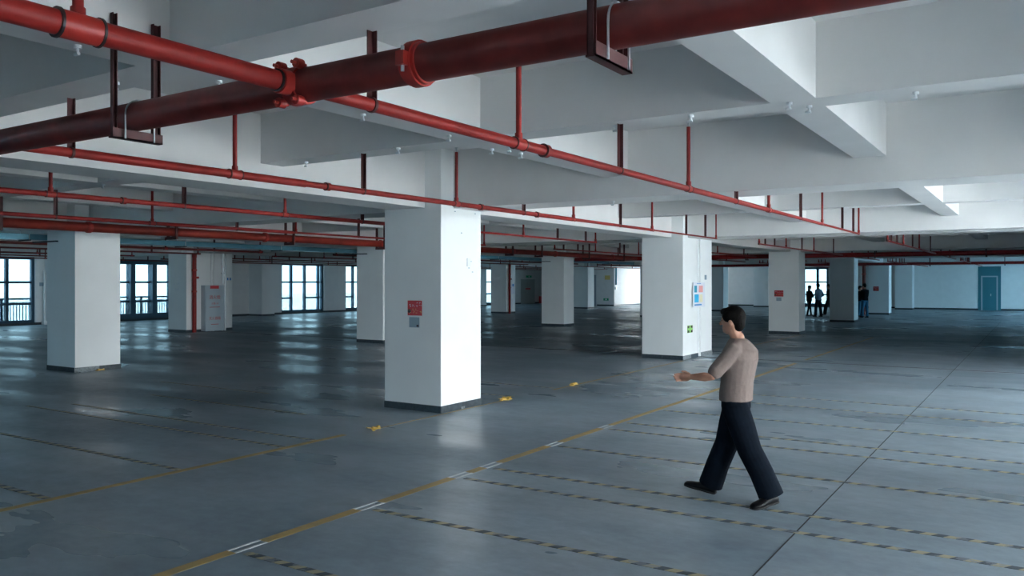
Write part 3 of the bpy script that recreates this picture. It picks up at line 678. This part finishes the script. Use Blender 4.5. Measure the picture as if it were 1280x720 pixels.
def person(label, anchor, face_deg, J, cols, voxel=.008, detail=True, hair_long=False):
    """J: joints in (R, F, z) offsets from the anchor, R to the camera's right and F away from it."""
    W = lambda t: anchor + RV * t[0] + FV * t[1] + Vector((0, 0, t[2]))
    th = thing('person', label, 'person', anchor)
    a = math.radians(face_deg); f = (-RV * math.cos(a) + FV * math.sin(a)).normalized(); up = Vector((0, 0, 1)); l = up.cross(f)
    g = {k: W(v) for k, v in J.items() if k != 'torso'}
    T = J['torso']      # list of (R,F,z,rl,rf) from hem to neck
    hd = g['head']; hf = g.get('look'); hf = f if hf is None else hf; hl = l
    b = MB()
    # torso under the clothes, neck, head
    b.rings([ell(W(t[:3]), l, f, t[3] * .86, t[4] * .86) for t in T])
    b.chain([W(T[-1][:3]), g['neck'], hd - up * .06], [.062, .055, .055], 14)
    b.ball(hd + up * .015, .078, .096, .112, (hl, hf, up), n=20, k=14)
    b.ball(hd + hf * .028 - up * .062, .052, .060, .055, (hl, hf, up))           # jaw
    b.chain([hd + hf * .088 + up * .012, hd + hf * .106 - up * .022], [.010, .015], 8)   # nose
    b.ball(hd + hf * .082 - up * .055, .024, .010, .008, (hl, hf, up))           # lips
    b.ball(hd + hf * .070 - up * .085, .022, .018, .016, (hl, hf, up))           # chin
    for s_ in (-1, 1): b.ball(hd + hl * .078 * s_ - up * .005 - hf * .005, .011, .019, .031, (hl, hf, up))   # ears
    for sd in ('l', 'r'):
        sh, el, ha = g[sd + 'sh'], g[sd + 'el'], g[sd + 'ha']
        b.chain([sh, sh.lerp(el, .5), el, el.lerp(ha, .35), ha], [.050, .046, .038, .040, .026], 12)
        d = (ha - el).normalized(); side = (up - d * up.dot(d)).normalized(); n_ = d.cross(side) * (1 if sd == 'l' else -1)
        # palm, four fingers and thumb, slightly curled
        b.chain([ha + d * .01, ha + d * .05, ha + d * .085], [.024, .030, .030], 10)
        b.ball(ha + d * .055, .022, .038, .046, (n_, side, d))
        if detail:
            for k, (o_, L_) in enumerate(((.030, .070), (.010, .078), (-.010, .072), (-.029, .058))):
                p0 = ha + d * .075 + side * o_; p1 = p0 + d * L_ * .45 - n_ * .006; p2 = p1 + d * L_ * .35 - n_ * .018; p3 = p2 + d * L_ * .18 - n_ * .020
                b.chain([p0, p1, p2, p3], [.0095, .009, .008, .007], 8)
            t0 = ha + d * .025 + side * .026; t1 = t0 + d * .03 + side * .022 - n_ * .010; t2 = t1 + d * .028 + side * .004 - n_ * .012
            b.chain([t0, t1, t2], [.013, .010, .008], 8)
        hp, kn, an = g[sd + 'hp'], g[sd + 'kn'], g[sd + 'an']
        b.chain([hp, hp.lerp(kn, .5), kn, kn.lerp(an, .35), an], [.080, .068, .052, .050, .036], 12)
        b.chain([an, g[sd + 'to'].lerp(g[sd + 'he'], .6) + up * .03], [.034, .03], 8)
    b.ball((g['lhp'] + g['rhp']) / 2 + up * .03, .15, .11, .11, (l, f, up))
    smooth_mesh(b, 'body', M['skin'], th, voxel * .8, 2, .5)
    # hair: cap over the skull reaching the nape
    h = MB()
    h.ball(hd + up * .040 - hf * .012, .089, .104, .102, (hl, hf, up), n=22, k=14)
    h.ball(hd - hf * .055 - up * .005, .074, .056, .085, (hl, hf, up))
    h.ball(hd + hf * .055 + up * .085, .070, .052, .036, (hl, hf, up))
    for s_ in (-1, 1): h.ball(hd + hl * .068 * s_ + up * .045 + hf * .015, .022, .055, .048, (hl, hf, up))
    if hair_long: h.ball(hd - hf * .055 - up * .10, .075, .045, .15, (hl, hf, up))
    smooth_mesh(h, 'hair', M['hair'], th, voxel * .9, 2, .4)
    if detail:
        for s_ in (-1, 1): part(th, 'eye', MB().ball(hd + hf * .079 + hl * .030 * s_ + up * .008, .012, .010, .010, (hl, hf, up)), M['eye'])
    # shirt
    s = MB(); ex = .012 if detail else .018
    s.rings([ell(W(t[:3]), l, f, t[3] + ex, t[4] + ex, p=2.3) for t in T[:-1]] + [ell(W(T[-1][:3]), l, f, T[-1][3] * .92, T[-1][4] * .92)])
    for sd in ('l', 'r'):
        sh, el, ha = g[sd + 'sh'], g[sd + 'el'], g[sd + 'ha']; q = cols.get('sleeve', .8)
        ctr = W(T[-3][:3])
        s.chain([ctr.lerp(sh, .45), sh - up * .005, sh.lerp(el, .35), sh.lerp(el, min(q, 1))], [.070, .072, .066, .065 if q < 1 else .058], 16)
        if q > 1: s.chain([el, el.lerp(ha, .5), el.lerp(ha, .95)], [.056, .05, .042], 12)
    smooth_mesh(s, 'shirt', M[cols['top']], th, voxel, 5, .6)
    # collar
    t = T[-1]; c_ = W(t[:3])
    R_ = []
    for dz, k in ((-.022, .98), (.012, .80), (.016, .70), (-.01, .80)): R_.append(ell(c_ + up * dz, l, f, t[3] * k, t[4] * k))
    part(th, 'collar', MB().rings(R_), M[cols['top']])
    # trousers
    p = MB(); c0 = (g['lhp'] + g['rhp']) / 2
    wr, wf = T[0][3] * .97, T[0][4] * .98
    wt = W(T[0][:3])
    p.rings([ell(c0 - up * .075, l, f, wr * .72, wf * .9), ell(c0 - up * .02, l, f, wr, wf), ell(wt, l, f, wr * .97, wf), ell(wt + up * .05, l, f, wr * .95, wf * .95)])
    tw = cols.get('leg', (.118, .113, .103, .102, .107))
    for sd in ('l', 'r'):
        hp, kn, an = g[sd + 'hp'], g[sd + 'kn'], g[sd + 'an']
        p.chain([hp - up * .01, hp.lerp(kn, .5), kn, kn.lerp(an, .55), an - up * .035], tw, 18, flat=True)
    smooth_mesh(p, 'trousers', M[cols['legs']], th, voxel, 4, .6)
    for sd in ('l', 'r'):
        to, he = g[sd + 'to'], g[sd + 'he']; d = (to - he).normalized(); sdv = up.cross(d).normalized(); u_ = d.cross(sdv)
        L_ = (to - he).length
        sh = MB()
        prof = [(0, .028, .060), (.06, .036, .080), (.25, .040, .095), (.42, .042, .080), (.62, .051, .060), (.82, .050, .050), (.95, .038, .040), (1.0, .022, .026)]
        R_ = []
        for k, wd, ht in prof:
            c_ = he + d * L_ * k
            R_.append([c_ + sdv * wd * math.cos(2 * PI * i / 14) + u_ * (ht / 2 + ht / 2 * math.sin(2 * PI * i / 14)) for i in range(14)])
        sh.rings(R_); so = part(th, 'shoe', sh, M[cols.get('shoe', 'shoe')])
        if detail:
            sl = MB(); R_ = []
            for k, wd, ht in prof:
                c_ = he + d * L_ * k
                R_.append([c_ + sdv * (wd + .003) * x + u_ * z for x, z in ((-1, 0), (1, 0), (1, .012), (-1, .012))])
            sl.rings(R_); part(so, 'sole', sl, M['black'])
    return th

man = RV * 1.953 + FV * 7.1
T = [(0.0, .0, .865, .165, .125), (.0, .0, .93, .165, .125), (.01, .0, 1.03, .162, .122), (.018, .0, 1.13, .180, .132), (.03, .0, 1.23, .198, .142), (.036, .0, 1.30, .192, .130), (.032, .0, 1.345, .150, .100), (.022, .0, 1.385, .095, .075), (.012, .0, 1.41, .066, .066)]
person('man in taupe T-shirt and dark trousers walking left across the floor', man, 32, dict(
    torso=T, head=(-.030, .0, 1.552), neck=(-.002, 0, 1.435),
    lsh=(-.060, -.150, 1.315), lel=(-.255, -.16, 1.09), lha=(-.395, -.05, 1.075),
    rsh=(.120, .140, 1.315), rel=(.125, .26, 1.06), rha=(.04, .33, .86),
    lhp=(-.030, -.070, .83), lkn=(.080, -.130, .46), lan=(.243, -.215, .115), lto=(.045, -.315, .0), lhe=(.290, -.205, .035),
    rhp=(.030, .075, .83), rkn=(-.045, .13, .47), ran=(-.165, .235, .105), rto=(-.375, .34, .045), rhe=(-.130, .19, .0)),
    dict(top='shirt', legs='navy', sleeve=.82))

def far_person(label, px, d, face, H, cols, step=.08, arms='down', bag=False):
    k = H / 1.72; R0 = (px - 640) / 1018 * d; an = RV * R0 + FV * d
    a = math.radians(face); f = (-math.cos(a), math.sin(a)); l = (-math.sin(a), -math.cos(a))
    def P(lat, fr, z): return (l[0] * lat + f[0] * fr, l[1] * lat + f[1] * fr, z * k)
    T = [P(0, 0, z) + (rl, rf) for z, rl, rf in ((.86, .165, .12), (1.0, .155, .115), (1.15, .17, .12), (1.28, .19, .125), (1.36, .16, .10), (1.42, .09, .075), (1.45, .06, .06))]
    J = dict(torso=T, head=P(0, .03, 1.60), neck=P(0, .01, 1.47))
    for s_, n_ in ((1, 'l'), (-1, 'r')):
        J[n_ + 'sh'] = P(.18 * s_, 0, 1.36)
        if arms == 'down': J[n_ + 'el'] = P(.25 * s_, -.03, 1.08); J[n_ + 'ha'] = P(.23 * s_, .08, .86)
        elif arms == 'fold': J[n_ + 'el'] = P(.22 * s_, .07, 1.08); J[n_ + 'ha'] = P(.04 * s_, .24, 1.15)
        else: J[n_ + 'el'] = P(.30 * s_, -.08, 1.12); J[n_ + 'ha'] = P(.17 * s_, .06, 1.0)
        J[n_ + 'hp'] = P(.09 * s_, 0, .86); J[n_ + 'kn'] = P(.10 * s_, step * s_ * .6 + .02, .48); J[n_ + 'an'] = P(.11 * s_, step * s_, .10)
        J[n_ + 'to'] = P(.12 * s_, step * s_ + .18, 0); J[n_ + 'he'] = P(.11 * s_, step * s_ - .07, 0)
    person(label, an, face, J, cols, .016, False, bag)
far_person('distant person in black standing nearest the bright window frame', 1011.5, 45.2, 165, 1.68, dict(top='blackcloth', legs='blackcloth', sleeve=1.1, leg=(.085, .07, .055, .05, .048)), .20, 'fold', True)
far_person('distant person in grey-blue shirt and dark trousers, hands on hips', 1023, 44.0, 60, 1.80, dict(top='blueshirt', legs='navy', sleeve=1.1, leg=(.10, .09, .08, .08, .08)), .10, 'hips')
far_person('distant person in black mostly hidden behind the shaded column edge', 1036, 46.5, 20, 1.75, dict(top='blackcloth', legs='blackcloth', sleeve=1.1), .22, 'hips')
far_person('distant person in black jacket and jeans close to the shaded column', 1074.5, 44.2, 200, 1.66, dict(top='blackcloth', legs='jeans', sleeve=1.1, leg=(.10, .085, .07, .065, .065)), .06, 'fold')
far_person('distant taller person in black jacket and blue jeans, back turned', 1081, 43.0, 75, 1.80, dict(top='blackcloth', legs='jeans', sleeve=1.1, leg=(.11, .095, .08, .075, .075)), .06, 'fold')
